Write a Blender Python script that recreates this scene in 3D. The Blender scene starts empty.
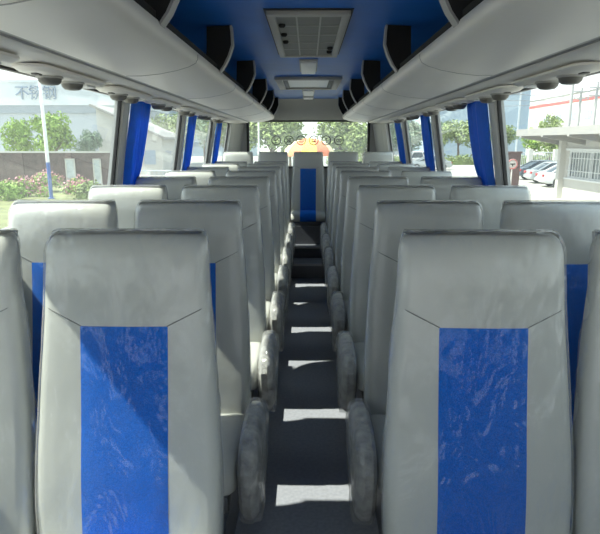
import bpy, math, random
from mathutils import Vector, noise

random.seed(7)
PI = math.pi
S = bpy.context.scene
C = S.collection

# ------------------------------------------------------------------ camera, light, exposure
CAM_Z = 1.583
cam_data = bpy.data.cameras.new('camera')
cam = bpy.data.objects.new('camera', cam_data)
C.objects.link(cam)
cam.location = (0, 0, CAM_Z)
cam.rotation_euler = (math.radians(90 - 12.8), 0, math.radians(0.84))
cam_data.sensor_fit = 'HORIZONTAL'
cam_data.sensor_width = 36
cam_data.lens = 545 / 600 * 36
cam_data.clip_start = 0.05
cam_data.clip_end = 600
S.camera = cam

world = bpy.data.worlds.new('world')
S.world = world
world.use_nodes = True
wn = world.node_tree
bg = wn.nodes['Background']
tc = wn.nodes.new('ShaderNodeTexCoord')
sep = wn.nodes.new('ShaderNodeSeparateXYZ')
ramp = wn.nodes.new('ShaderNodeValToRGB')
wn.links.new(tc.outputs['Generated'], sep.inputs[0])
wn.links.new(sep.outputs['Z'], ramp.inputs[0])
ramp.color_ramp.elements[0].position = 0.0
ramp.color_ramp.elements[0].color = (0.93, 0.95, 0.96, 1)
ramp.color_ramp.elements[1].position = 0.7
ramp.color_ramp.elements[1].color = (0.62, 0.76, 0.92, 1)
wn.links.new(ramp.outputs[0], bg.inputs['Color'])
bg.inputs['Strength'].default_value = 1.3

sun_data = bpy.data.lights.new('sun', 'SUN')
sun = bpy.data.objects.new('sun', sun_data)
C.objects.link(sun)
sun_data.energy = 7.2
sun_data.angle = math.radians(0.8)
sun_data.color = (1.0, 0.95, 0.86)
sun.rotation_euler = Vector((1.0, 0.085, -1.25)).to_track_quat('-Z', 'Y').to_euler()
sun.location = (-20, -4, 25)

S.view_settings.view_transform = 'Standard'
S.view_settings.look = 'None'
S.view_settings.gamma = 1
S.view_settings.exposure = 0.78
S.view_settings.use_curve_mapping = False


# ------------------------------------------------------------------ materials
def mat(name, col, rough=0.6, spec=0.5, metal=0.0, coat=0.0, coat_rough=0.1, nscale=0, namt=0.0, bump=0.0, bscale=40, bdist=0.01, stretch=None):
    m = bpy.data.materials.new(name)
    m.use_nodes = True
    nt = m.node_tree
    b = nt.nodes['Principled BSDF']
    b.inputs['Base Color'].default_value = (*col, 1)
    b.inputs['Roughness'].default_value = rough
    b.inputs['Specular IOR Level'].default_value = spec
    b.inputs['Metallic'].default_value = metal
    b.inputs['Coat Weight'].default_value = coat
    b.inputs['Coat Roughness'].default_value = coat_rough
    co = nt.nodes.new('ShaderNodeTexCoord')
    src = co.outputs['Object']
    if stretch:
        mp = nt.nodes.new('ShaderNodeMapping')
        mp.inputs['Scale'].default_value = stretch
        nt.links.new(src, mp.inputs[0])
        src = mp.outputs[0]
    if nscale:
        n = nt.nodes.new('ShaderNodeTexNoise')
        n.inputs['Scale'].default_value = nscale
        n.inputs['Detail'].default_value = 4
        nt.links.new(src, n.inputs['Vector'])
        r = nt.nodes.new('ShaderNodeValToRGB')
        r.color_ramp.elements[0].position = 0.3
        r.color_ramp.elements[1].position = 0.7
        r.color_ramp.elements[0].color = (*[max(0, c * (1 - namt)) for c in col], 1)
        r.color_ramp.elements[1].color = (*[min(1, c * (1 + namt)) for c in col], 1)
        nt.links.new(n.outputs['Fac'], r.inputs[0])
        nt.links.new(r.outputs[0], b.inputs['Base Color'])
    if bump:
        n2 = nt.nodes.new('ShaderNodeTexNoise')
        n2.inputs['Scale'].default_value = bscale
        n2.inputs['Detail'].default_value = 3
        nt.links.new(src, n2.inputs['Vector'])
        bp = nt.nodes.new('ShaderNodeBump')
        bp.inputs['Strength'].default_value = bump
        bp.inputs['Distance'].default_value = bdist
        nt.links.new(n2.outputs['Fac'], bp.inputs['Height'])
        nt.links.new(bp.outputs[0], b.inputs['Normal'])
        if coat:
            nt.links.new(bp.outputs[0], b.inputs['Coat Normal'])
    return m


def glass_mat(name, tint, refl=0.08, haze=0.0):
    m = bpy.data.materials.new(name)
    m.use_nodes = True
    nt = m.node_tree
    nt.nodes.remove(nt.nodes['Principled BSDF'])
    out = nt.nodes['Material Output']
    t = nt.nodes.new('ShaderNodeBsdfTransparent')
    t.inputs[0].default_value = (*tint, 1)
    g = nt.nodes.new('ShaderNodeBsdfGlossy')
    g.inputs['Roughness'].default_value = 0.02
    lw = nt.nodes.new('ShaderNodeLayerWeight')
    lw.inputs['Blend'].default_value = 0.5
    pw = nt.nodes.new('ShaderNodeMath')
    pw.operation = 'POWER'
    pw.inputs[1].default_value = 4.5
    nt.links.new(lw.outputs['Facing'], pw.inputs[0])
    fr = nt.nodes.new('ShaderNodeMath')
    fr.operation = 'MULTIPLY_ADD'
    fr.inputs[1].default_value = refl * 5
    fr.inputs[2].default_value = 0.02
    nt.links.new(pw.outputs[0], fr.inputs[0])
    mx = nt.nodes.new('ShaderNodeMixShader')
    nt.links.new(fr.outputs[0], mx.inputs[0])
    nt.links.new(t.outputs[0], mx.inputs[1])
    nt.links.new(g.outputs[0], mx.inputs[2])
    last = mx
    if haze:
        d = nt.nodes.new('ShaderNodeBsdfTranslucent')
        d.inputs[0].default_value = (0.8, 0.85, 0.85, 1)
        mx2 = nt.nodes.new('ShaderNodeMixShader')
        mx2.inputs[0].default_value = haze
        nt.links.new(mx.outputs[0], mx2.inputs[1])
        nt.links.new(d.outputs[0], mx2.inputs[2])
        last = mx2
    nt.links.new(last.outputs[0], out.inputs['Surface'])
    return m


def wrap_mat(name):
    """clear crumpled polythene: mostly transparent with sharp crinkled reflections and a thin milky share"""
    m = bpy.data.materials.new(name)
    m.use_nodes = True
    nt = m.node_tree
    nt.nodes.remove(nt.nodes['Principled BSDF'])
    out = nt.nodes['Material Output']
    co = nt.nodes.new('ShaderNodeTexCoord')
    mp = nt.nodes.new('ShaderNodeMapping')
    mp.inputs['Scale'].default_value = (1.0, 1.0, 0.35)
    nt.links.new(co.outputs['Object'], mp.inputs[0])
    n = nt.nodes.new('ShaderNodeTexNoise')
    n.inputs['Scale'].default_value = 11
    n.inputs['Detail'].default_value = 3
    n.inputs['Distortion'].default_value = 1.2
    nt.links.new(mp.outputs[0], n.inputs['Vector'])
    bp = nt.nodes.new('ShaderNodeBump')
    bp.inputs['Strength'].default_value = 0.9
    bp.inputs['Distance'].default_value = 0.035
    nt.links.new(n.outputs['Fac'], bp.inputs['Height'])
    t = nt.nodes.new('ShaderNodeBsdfTransparent')
    t.inputs[0].default_value = (0.97, 0.975, 0.97, 1)
    g = nt.nodes.new('ShaderNodeBsdfGlossy')
    g.inputs['Roughness'].default_value = 0.07
    nt.links.new(bp.outputs[0], g.inputs['Normal'])
    d = nt.nodes.new('ShaderNodeBsdfDiffuse')
    d.inputs[0].default_value = (0.78, 0.78, 0.76, 1)
    lw = nt.nodes.new('ShaderNodeLayerWeight')
    lw.inputs['Blend'].default_value = 0.32
    ma = nt.nodes.new('ShaderNodeMath')
    ma.operation = 'MULTIPLY_ADD'
    ma.inputs[1].default_value = 0.55
    ma.inputs[2].default_value = 0.026
    nt.links.new(lw.outputs['Facing'], ma.inputs[0])
    m1 = nt.nodes.new('ShaderNodeMixShader')
    m1.inputs[0].default_value = 0.45
    nt.links.new(g.outputs[0], m1.inputs[1])
    nt.links.new(d.outputs[0], m1.inputs[2])
    m2 = nt.nodes.new('ShaderNodeMixShader')
    nt.links.new(ma.outputs[0], m2.inputs[0])
    nt.links.new(t.outputs[0], m2.inputs[1])
    nt.links.new(m1.outputs[0], m2.inputs[2])
    nt.links.new(m2.outputs[0], out.inputs['Surface'])
    return m


M = {}
M['seat'] = mat('seat_grey_leatherette', (0.50, 0.505, 0.465), 0.5, coat=0.35, coat_rough=0.12, nscale=3, namt=0.05, bump=0.35, bscale=7, bdist=0.02, stretch=(1, 1, 0.5))
M['blue'] = mat('seat_blue_fabric', (0.004, 0.125, 0.54), 0.85, spec=0.15, nscale=300, namt=0.25)
M['seam'] = mat('seat_seam', (0.2, 0.2, 0.19), 0.8)
M['shell'] = mat('seat_back_shell', (0.30, 0.31, 0.30), 0.55)
M['metal'] = mat('seat_metal', (0.10, 0.105, 0.11), 0.45, metal=0.3)
M['darkpad'] = mat('armrest_dark_pad', (0.06, 0.058, 0.055), 0.6, nscale=90, namt=0.6, bump=0.5, bscale=90)
M['arm'] = mat('armrest_grey', (0.38, 0.375, 0.355), 0.45, coat=0.4, nscale=22, namt=0.35, bump=0.6, bscale=35, bdist=0.02)
M['wrap'] = wrap_mat('clear_plastic_wrap')
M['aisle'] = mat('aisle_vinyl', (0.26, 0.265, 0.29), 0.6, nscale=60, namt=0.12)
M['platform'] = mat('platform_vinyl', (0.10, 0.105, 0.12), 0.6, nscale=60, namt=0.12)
M['nosing'] = mat('step_nosing', (0.30, 0.30, 0.30), 0.5)
M['wallpanel'] = mat('side_wall_panel', (0.36, 0.36, 0.34), 0.6, nscale=30, namt=0.04)
M['rearpanel'] = mat('rear_panel_grey', (0.33, 0.33, 0.32), 0.6)
M['ceil'] = mat('blue_ceiling_lining', (0.014, 0.14, 0.50), 0.45, spec=0.4, nscale=2.5, namt=0.12, bump=0.15, bscale=3, bdist=0.03)
M['rack'] = mat('luggage_rack_plastic', (0.72, 0.685, 0.62), 0.42, nscale=2, namt=0.03, bump=0.12, bscale=2.2, bdist=0.03)
M['groove'] = mat('rack_channel', (0.34, 0.33, 0.31), 0.5)
M['bracket'] = mat('rack_bracket_dark', (0.022, 0.021, 0.020), 0.75, spec=0.2)
M['edging'] = mat('bracket_edging', (0.34, 0.33, 0.31), 0.45)
M['hatchframe'] = mat('hatch_frame_beige', (0.40, 0.39, 0.35), 0.5)
M['hatchmesh'] = mat('hatch_grille_grey', (0.20, 0.20, 0.175), 0.6)
M['lampwhite'] = mat('lamp_diffuser', (0.72, 0.72, 0.70), 0.4)
M['black'] = mat('black_rubber', (0.012, 0.012, 0.013), 0.5)
M['pillar'] = mat('pillar_trim_grey', (0.50, 0.505, 0.49), 0.55)
M['curtain'] = mat('blue_curtain_satin', (0.008, 0.16, 0.58), 0.4, spec=0.5, nscale=30, namt=0.1)
def cloth_translucent(m, col, k):
    nt = m.node_tree
    b = nt.nodes['Principled BSDF']
    tr = nt.nodes.new('ShaderNodeBsdfTranslucent')
    tr.inputs[0].default_value = (*col, 1)
    mx = nt.nodes.new('ShaderNodeMixShader')
    mx.inputs[0].default_value = k
    nt.links.new(b.outputs[0], mx.inputs[1])
    nt.links.new(tr.outputs[0], mx.inputs[2])
    nt.links.new(mx.outputs[0], nt.nodes['Material Output'].inputs['Surface'])


cloth_translucent(M['curtain'], (0.02, 0.26, 0.75), 0.4)
M['tie'] = mat('curtain_tie_blue', (0.012, 0.09, 0.42), 0.5)
M['glass'] = glass_mat('window_glass', (0.90, 0.94, 0.93), 0.09, 0.025)
M['rearglass'] = glass_mat('rear_window_glass', (0.88, 0.92, 0.88), 0.09, 0.07)
M['knob'] = mat('vent_knob_grey', (0.12, 0.115, 0.10), 0.45)
M['sticker'] = mat('sticker_black', (0.02, 0.02, 0.02), 0.6)
# outside
M['concrete'] = mat('pale_concrete', (0.43, 0.41, 0.36), 0.9, nscale=0.4, namt=0.08)
M['asphalt'] = mat('grey_road', (0.30, 0.30, 0.29), 0.9, nscale=0.6, namt=0.08)
M['grass'] = mat('lawn', (0.17, 0.18, 0.07), 0.95, nscale=1.5, namt=0.3)
M['facade'] = mat('factory_pale_panel', (0.42, 0.46, 0.49), 0.7, nscale=0.3, namt=0.03)
M['facadeband'] = mat('factory_white_band', (0.56, 0.60, 0.62), 0.7)
M['facadegrey'] = mat('factory_grey_band', (0.29, 0.33, 0.36), 0.7)
M['letter'] = mat('sign_letter_blue_grey', (0.22, 0.28, 0.35), 0.6)
M['brick'] = mat('brown_brick', (0.11, 0.075, 0.07), 0.9, nscale=3, namt=0.25)
M['coping'] = mat('pale_coping', (0.50, 0.49, 0.46), 0.8)
M['white'] = mat('white_render', (0.52, 0.51, 0.47), 0.8, nscale=1.5, namt=0.05)
M['notice'] = mat('pale_notice', (0.46, 0.50, 0.52), 0.6, nscale=3, namt=0.2)
M['bluepaint'] = mat('pole_blue_paint', (0.05, 0.12, 0.36), 0.5)
M['polewhite'] = mat('pole_white_paint', (0.70, 0.72, 0.72), 0.5)
M['tower'] = mat('blue_grey_tower', (0.33, 0.42, 0.50), 0.5, nscale=0.15, namt=0.06)
M['towerdark'] = mat('tower_dark_glass', (0.20, 0.26, 0.31), 0.4)
M['red'] = mat('red_stripe', (0.55, 0.10, 0.09), 0.7)
M['winblue'] = mat('factory_window', (0.32, 0.38, 0.45), 0.4)
M['pole'] = mat('utility_pole_concrete', (0.36, 0.36, 0.35), 0.8)
M['wire'] = mat('cable_grey', (0.22, 0.22, 0.23), 0.7)
M['roofslab'] = mat('guardhouse_roof', (0.30, 0.29, 0.27), 0.8)
M['darkglass'] = mat('dark_glass', (0.06, 0.07, 0.08), 0.1)
M['guardglass'] = mat('guardhouse_glass', (0.24, 0.27, 0.27), 0.3, nscale=1.5, namt=0.3)
M['bark'] = mat('bark', (0.14, 0.10, 0.07), 0.9)
M['leafbright'] = mat('leaf_bright', (0.22, 0.34, 0.06), 0.8, nscale=1.2, namt=0.35)
M['leafmid'] = mat('leaf_mid', (0.22, 0.28, 0.10), 0.8, nscale=1.2, namt=0.35)
M['leafdull'] = mat('leaf_dull', (0.16, 0.23, 0.15), 0.8, nscale=1.2, namt=0.3)
M['pink'] = mat('pink_blossom', (0.52, 0.25, 0.27), 0.8, nscale=4, namt=0.3)
M['carwhite'] = mat('car_white', (0.68, 0.69, 0.69), 0.3, coat=0.6)
M['carsilver'] = mat('car_silver', (0.42, 0.45, 0.46), 0.3, metal=0.3, coat=0.6)
M['cardark'] = mat('car_dark', (0.06, 0.08, 0.10), 0.3, coat=0.6)
M['tyre'] = mat('tyre', (0.02, 0.02, 0.02), 0.8)
M['hub'] = mat('wheel_hub', (0.45, 0.46, 0.47), 0.4, metal=0.6)
M['tail'] = mat('tail_light', (0.42, 0.03, 0.03), 0.3)
M['umbyellow'] = mat('umbrella_yellow', (0.85, 0.62, 0.10), 0.7)
M['umbred'] = mat('umbrella_red', (0.80, 0.22, 0.10), 0.7)
M['umborange'] = mat('umbrella_cream', (0.85, 0.72, 0.42), 0.7)
M['gatebrown'] = mat('brown_gate_panel', (0.15, 0.09, 0.08), 0.8)
M['signwhite'] = mat('sign_white', (0.65, 0.62, 0.58), 0.6)
M['steel'] = mat('steel_fence', (0.55, 0.57, 0.58), 0.5)


# ------------------------------------------------------------------ mesh builder
class MB:
    def __init__(self):
        self.v = []
        self.f = []

    def add(self, vs, fs):
        o = len(self.v)
        self.v += [tuple(p) for p in vs]
        self.f += [tuple(i + o for i in f) for f in fs]
        return self

    def box(self, x0, x1, y0, y1, z0, z1, b=0.0):
        x0, x1 = min(x0, x1), max(x0, x1)
        y0, y1 = min(y0, y1), max(y0, y1)
        z0, z1 = min(z0, z1), max(z0, z1)
        if b <= 0:
            vs = [(x, y, z) for x in (x0, x1) for y in (y0, y1) for z in (z0, z1)]
            return self.add(vs, [(0, 1, 3, 2), (4, 6, 7, 5), (0, 4, 5, 1), (2, 3, 7, 6), (0, 2, 6, 4), (1, 5, 7, 3)])
        loops = []
        for z, i in ((z0, b), (z0 + b * .3, b * .3), (z0 + b, 0), (z1 - b, 0), (z1 - b * .3, b * .3), (z1, b)):
            loops.append(rrect(x0 + i, x1 - i, y0 + i, y1 - i, max(b, .0005), z))
        return self.loft(loops)

    def loft(self, loops, caps=True, closed=False):
        n = len(loops[0])
        o = len(self.v)
        for L in loops:
            self.v += [tuple(p) for p in L]
        m = len(loops)
        for i in range(m if closed else m - 1):
            a, b2 = o + i * n, o + ((i + 1) % m) * n
            for j in range(n):
                k = (j + 1) % n
                self.f.append((a + j, a + k, b2 + k, b2 + j))
        if caps and not closed:
            self.f.append(tuple(o + j for j in reversed(range(n))))
            self.f.append(tuple(o + (m - 1) * n + j for j in range(n)))
        return self

    def prism(self, prof, a0, a1, axis='y'):
        """prof: 2D closed outline; extruded along axis"""
        def pt(p, a):
            if axis == 'y':
                return (p[0], a, p[1])
            if axis == 'x':
                return (a, p[0], p[1])
            return (p[0], p[1], a)
        return self.loft([[pt(p, a0) for p in prof], [pt(p, a1) for p in prof]])

    def tube(self, pts, r, n=8, r2=None):
        pts = [Vector(p) for p in pts]
        loops = []
        up = None
        for i, p in enumerate(pts):
            d = (pts[min(i + 1, len(pts) - 1)] - pts[max(i - 1, 0)]).normalized()
            if up is None:
                up = Vector((0, 0, 1)) if abs(d.z) < .9 else Vector((1, 0, 0))
            s = d.cross(up).normalized()
            u = s.cross(d).normalized()
            rr = r if r2 is None else r + (r2 - r) * i / max(1, len(pts) - 1)
            loops.append([p + s * math.cos(2 * PI * k / n) * rr + u * math.sin(2 * PI * k / n) * rr for k in range(n)])
        return self.loft(loops)

    def lathe(self, prof, c=(0, 0, 0), axis='z', n=20):
        """prof: list of (radius, height)"""
        loops = []
        for r, h in prof:
            L = []
            for k in range(n):
                a = 2 * PI * k / n
                if axis == 'z':
                    L.append((c[0] + r * math.cos(a), c[1] + r * math.sin(a), c[2] + h))
                elif axis == 'y':
                    L.append((c[0] + r * math.cos(a), c[1] + h, c[2] + r * math.sin(a)))
                else:
                    L.append((c[0] + h, c[1] + r * math.cos(a), c[2] + r * math.sin(a)))
            loops.append(L)
        return self.loft(loops)

    def torus(self, c, R, r, axis='y', n=28, m=8):
        loops = []
        for i in range(n):
            a = 2 * PI * i / n
            L = []
            for j in range(m):
                b = 2 * PI * j / m
                rr = R + r * math.cos(b)
                h = r * math.sin(b)
                if axis == 'y':
                    L.append((c[0] + rr * math.cos(a), c[1] + h, c[2] + rr * math.sin(a)))
                elif axis == 'z':
                    L.append((c[0] + rr * math.cos(a), c[1] + rr * math.sin(a), c[2] + h))
                else:
                    L.append((c[0] + h, c[1] + rr * math.cos(a), c[2] + rr * math.sin(a)))
            loops.append(L)
        return self.loft(loops, closed=True)

    def mesh(self, name, m, smooth=True):
        me = bpy.data.meshes.new(name)
        me.from_pydata(self.v, [], self.f)
        me.update()
        import bmesh
        bm = bmesh.new()
        bm.from_mesh(me)
        bmesh.ops.recalc_face_normals(bm, faces=bm.faces)
        bm.to_mesh(me)
        bm.free()
        me.materials.append(m)
        if smooth:
            me.polygons.foreach_set('use_smooth', [True] * len(me.polygons))
            try:
                me.set_sharp_from_angle(angle=math.radians(38))
            except Exception:
                pass
        return me

    def build(self, name, m, parent=None, smooth=True, loc=None):
        o = bpy.data.objects.new(name, self.mesh(name, m, smooth))
        C.objects.link(o)
        if parent is not None:
            o.parent = parent
        if loc:
            o.location = loc
        return o


def rrect(x0, x1, y0, y1, r, z, k=4):
    r = min(r, (x1 - x0) / 2 - 1e-5, (y1 - y0) / 2 - 1e-5)
    pts = []
    for cx, cy, a0 in ((x1 - r, y1 - r, 0), (x0 + r, y1 - r, PI / 2), (x0 + r, y0 + r, PI), (x1 - r, y0 + r, 1.5 * PI)):
        for i in range(k + 1):
            a = a0 + PI / 2 * i / k
            pts.append((cx + r * math.cos(a), cy + r * math.sin(a), z))
    return pts


def tag(o, label=None, cat=None, group=None, kind=None):
    if label:
        o['label'] = label
    if cat:
        o['category'] = cat
    if group:
        o['group'] = group
    if kind:
        o['kind'] = kind
    return o


def thing(name, label, cat, loc=(0, 0, 0), rz=0, group=None):
    o = bpy.data.objects.new(name, None)
    C.objects.link(o)
    o.location = loc
    o.rotation_euler = (0, 0, rz)
    o.empty_display_size = .1
    return tag(o, label, cat, group)


def kids(o):
    return [c for c in bpy.data.objects if c.parent == o]


def copy_tree(o, parent=None):
    c = o.copy()
    C.objects.link(c)
    if parent is not None:
        c.parent = parent
    for ch in kids(o):
        copy_tree(ch, c)
    return c


def struct(name, mb, m, parent=None, smooth=False):
    o = mb.build(name, m, parent, smooth)
    if parent is None:
        o['kind'] = 'structure'
    return o


ORD = ['first', 'second', 'third', 'fourth', 'fifth', 'sixth', 'seventh', 'eighth', 'ninth']

# ------------------------------------------------------------------ bus shell
Y0, Y1 = -1.8, 8.2
ZC = 2.19
WTOP = 1.85
SILL = 1.20


def wx(z):
    return 1.205 - max(0.0, z - SILL) * 0.17


struct('floor', MB().box(-.30, .30, Y0, 6.35, -.06, 0), M['aisle'])
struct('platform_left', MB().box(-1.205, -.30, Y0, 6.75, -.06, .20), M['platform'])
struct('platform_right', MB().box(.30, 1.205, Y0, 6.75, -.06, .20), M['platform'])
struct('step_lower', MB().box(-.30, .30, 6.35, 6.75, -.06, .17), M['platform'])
struct('trim_1', MB().box(-.295, .295, 6.335, 6.36, .155, .178), M['nosing'])
struct('trim_16', MB().box(-1.18, 1.18, 7.0, 7.02, .30, .535), M['platform'])
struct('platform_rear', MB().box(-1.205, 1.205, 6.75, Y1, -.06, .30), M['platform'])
struct('trim_2', MB().box(-.295, .295, 6.735, 6.76, .285, .308), M['nosing'])

for side, s in (('left', -1), ('right', 1)):
    prof = [(s * 1.205, -.06), (s * 1.205, SILL), (s * 1.26, SILL), (s * 1.26, -.06)]
    struct('wall_' + side, MB().prism(prof, Y0, Y1), M['wallpanel'])
    # ledge under the windows
    struct('trim_%d' % (3 if s < 0 else 4), MB().prism([(s * 1.165, SILL - .015), (s * 1.165, SILL + .006), (s * 1.26, SILL + .012), (s * 1.26, SILL - .015)], Y0, Y1), M['pillar'])
    # header above the windows, hidden behind the rack
    prof = [(s * wx(WTOP), WTOP), (s * wx(2.0), 2.0), (s * (wx(2.0) + .05), 2.0), (s * (wx(WTOP) + .05), WTOP)]
    struct('wall_%s_header' % side, MB().prism(prof, Y0, Y1), M['wallpanel'])

# ceiling: one arched lining
cp = []
for x, z in ((-1.12, 1.98), (-1.06, 2.06), (-.95, 2.12), (-.75, 2.165), (-.5, 2.187), (0, 2.19)):
    cp.append((x, z))
prof = cp + [(-x, z) for x, z in reversed(cp[:-1])]
prof2 = prof + [(1.16, 1.98), (1.13, 2.23), (0, 2.28), (-1.13, 2.23), (-1.16, 1.98)]
struct('ceiling', MB().prism(prof2, Y0, Y1), M['ceil'], smooth=True)

# unseen front wall, added to limit sky light: dash below, header above, windscreen opening between
mb = MB().box(-1.205, 1.205, Y0 - .06, Y0, -.06, .95).box(-1.13, 1.13, Y0 - .06, Y0, 1.98, 2.25)
for s in (-1, 1):
    mb.prism([(s * 1.06, .95), (s * 1.02, 1.98), (s * wx(1.98), 1.98), (s * 1.2, .95)], Y0 - .06, Y0)
struct('wall_front', mb, M['rearpanel'])

# rear wall with its window opening
RW, RB, RT = .90, 1.22, 1.905
mb = MB()
mb.box(-1.205, 1.205, Y1, Y1 + .06, -.06, RB)
mb.box(-1.13, 1.13, Y1, Y1 + .06, RT, 2.25)
for s in (-1, 1):
    mb.prism([(s * RW, RB), (s * RW, RT), (s * wx(RT), RT), (s * 1.2, RB)], Y1, Y1 + .06)
struct('wall_rear', mb, M['rearpanel'])
mb = MB()
mb.box(-RW, -RW + .035, Y1 - .02, Y1 + .05, RB, RT)
mb.box(RW - .035, RW, Y1 - .02, Y1 + .05, RB, RT)
mb.box(-RW + .035, RW - .035, Y1 - .02, Y1 + .05, RB, RB + .03)
mb.box(-RW + .035, RW - .035, Y1 - .012, Y1 + .05, RT - .02, RT)
rwin = struct('window_rear', mb, M['black'])
MB().box(-RW + .03, RW - .03, Y1 + .02, Y1 + .026, RB + .02, RT - .01).build('glass', M['rearglass'], rwin)
# curved rear head panel under the ceiling
prof = [(7.90, 2.185), (7.98, 2.14), (8.06, 2.05), (8.13, 1.95), (8.18, 1.91), (8.2, 1.91), (8.2, 2.19)]
struct('trim_5', MB().prism(prof, -.95, .95, 'x'), M['rearpanel'], smooth=True)
# rear corner posts
for i, s in enumerate((-1, 1)):
    struct('trim_%d' % (6 + i), MB().loft([[(s * (wx(z) + .02), 7.72, z), (s * (wx(z) - .045), 7.72, z), (s * (wx(z) - .07), 7.95, z), (s * (wx(z) - .16), Y1, z), (s * (wx(z) + .02), Y1, z)] for z in (SILL, WTOP)]), M['pillar'])

# pillars, window frames and panes down both sides
PY = [1.38, 3.30, 4.87, 6.42]
PW = .115
n_tr, n_w = 8, 1
for side, s in (('left', -1), ('right', 1)):
    for y in PY:
        mb = MB()
        mb.loft([[(s * (wx(z) + .03), y, z), (s * (wx(z) - .022), y + .008, z), (s * (wx(z) - .03), y + .03, z), (s * (wx(z) - .03), y + PW - .02, z), (s * (wx(z) - .02), y + PW, z), (s * (wx(z) + .03), y + PW, z)] for z in (SILL, WTOP + .02)])
        struct('trim_%d' % n_tr, mb, M['pillar'], smooth=True)
        n_tr += 1
    edges = [Y0] + [v for y in PY for v in (y, y + PW)] + [7.72]
    for a, b in zip(edges[0::2], edges[1::2]):
        t = .020

        def strip(ya, yb, za, zb):
            return [[(s * (wx(z) + .006), ya, z), (s * (wx(z) - .012), ya, z), (s * (wx(z) - .012), yb, z), (s * (wx(z) + .006), yb, z)] for z in (za, zb)]
        mb = MB()
        for q in (strip(a, a + t, SILL + .01, WTOP), strip(b - t, b, SILL + .01, WTOP), strip(a + t, b - t, SILL + .01, SILL + .035), strip(a + t, b - t, WTOP - .008, WTOP)):
            mb.loft(q)
        w = struct('window_%d' % n_w, mb, M['black'])
        g = MB().loft([[(s * (wx(z) + .006), a + .01, z), (s * (wx(z) + .001), a + .01, z), (s * (wx(z) + .001), b - .01, z), (s * (wx(z) + .006), b - .01, z)] for z in (SILL + .02, WTOP - .01)])
        g.build('glass', M['glass'], w, smooth=False)
        n_w += 1

# ------------------------------------------------------------------ luggage racks
BR_Y = [0.6, 1.86, 3.06, 4.3, 5.5, 6.65, 7.7]


def rack(s, side):
    r = thing('luggage_rack', 'long grey overhead luggage rack along the %s side of the bus' % side, 'luggage rack', (s * .75, 0, 1.9), 0, 'overhead luggage racks')
    ox, oz = s * .75, 1.9

    def P(pr):
        return [(s * x - ox, z - oz) for x, z in pr]
    # lip, convex underside
    prof = [(.494, 1.968), (.480, 1.965), (.473, 1.950), (.474, 1.934), (.483, 1.918), (.51, 1.904), (.565, 1.888), (.64, 1.874), (.72, 1.866), (.79, 1.866),
            (.80, 1.885), (.70, 1.90), (.60, 1.912), (.53, 1.93), (.503, 1.948)]
    ya, yb = -.9, 8.0
    mb = MB()
    loops = []
    for y, k in ((ya, 1), (yb - .12, 1), (yb - .05, .9), (yb - .01, .7), (yb, .45)):
        loops.append([((s * (.80 - (.80 - x) * k)) - ox, y, (1.9 + (z - 1.9) * k) - oz) for x, z in prof])
    mb.loft(loops)
    mb.build('rack_shell', M['rack'], r)
    MB().prism(P([(.786, 1.868), (.80, 1.878), (.845, 1.880), (.856, 1.872), (.86, 1.89), (.79, 1.90)]), ya, yb - .02).build('wiring_channel', M['groove'], r)
    MB().prism(P([(.852, 1.873), (.865, 1.862), (.98, 1.852), (1.075, 1.850), (1.085, 1.87), (.86, 1.895)]), ya, yb - .02).build('window_side_panel', M['rack'], r)
    MB().prism(P([(.51, 1.955), (.60, 1.922), (.86, 1.905), (1.07, 1.895), (1.07, 1.91), (.86, 1.92), (.6, 1.934), (.51, 1.963)]), ya, yb - .1).build('shelf_liner', M['bracket'], r)
    MB().prism(P([(.486, 1.964), (.484, 1.992), (.500, 1.994), (.506, 1.955)]), ya, yb - .08).build('lip_rail', M['bracket'], r)
    under = [(.4715, 1.950), (.4725, 1.934), (.482, 1.917), (.51, 1.9025), (.565, 1.8865), (.64, 1.8725), (.72, 1.8645), (.785, 1.8645)]
    for y in (1.25, 2.46, 3.68, 4.9, 6.1, 7.2):
        up_ = [(x + .003, z + .003) for x, z in reversed(under)]
        MB().prism(P(under + up_), y, y + .006).build('panel_joint', M['groove'], r)
    for y in BR_Y:
        lead = [(.484, 1.94), (.446, 1.99), (.420, 2.04), (.402, 2.09), (.404, 2.15), (.408, 2.186)]
        pr = lead + [(.535, 2.180), (.54, 2.06), (.56, 1.94)]
        b = MB().prism(P(pr), y, y + .05).build('rack_bracket', M['bracket'], r)
        st = [(x - .004, z) for x, z in lead] + [(x + .006, z) for x, z in reversed(lead)]
        MB().prism(P(st), y - .003, y + .053).build('edging_strip', M['edging'], b)
    return r


rack(-1, 'left')
rack(1, 'right')

# service panels with air vents under the racks, one over each row
proto = None
for side, s in (('left', -1), ('right', 1)):
    for i in range(7):
        y = 1.52 + .76 * i
        lab = 'overhead vent panel with two round nozzles, %s in line over the %s window seats' % (ORD[i], side)
        loc = (s * .972, y, 1.838)
        if proto is None:
            proto = thing('vent_panel', lab, 'vent panel', loc, 0, 'overhead vent panels under the racks')
            mb = MB()
            loops = []
            for z, i_ in ((-.012, .03), (-.009, .012), (.004, 0), (.012, 0)):
                loops.append(rrect(-.062 + i_, .062 - i_, -.33 + i_ * 2, .33 - i_ * 2, .055, z, 6))
            mb.loft(loops).build('panel', M['rack'], proto)
            for yy in (-.14, .06):
                v = MB().lathe([(.040, -.010), (.043, -.016), (.040, -.030), (.030, -.040), (.012, -.043)], (0, yy, 0)).build('air_nozzle', M['knob'], proto)
                MB().torus((0, yy, -.014), .044, .005, 'z').build('nozzle_ring', M['groove'], v)
            MB().box(-.03, .03, .14, .24, -.020, -.010, .004).build('reading_lamp', M['lampwhite'], proto)
            MB().box(-.012, .012, -.26, -.22, -.018, -.010, .003).build('call_button', M['knob'], proto)
        else:
            o = copy_tree(proto)
            o.location = loc
            o['label'] = lab

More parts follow.
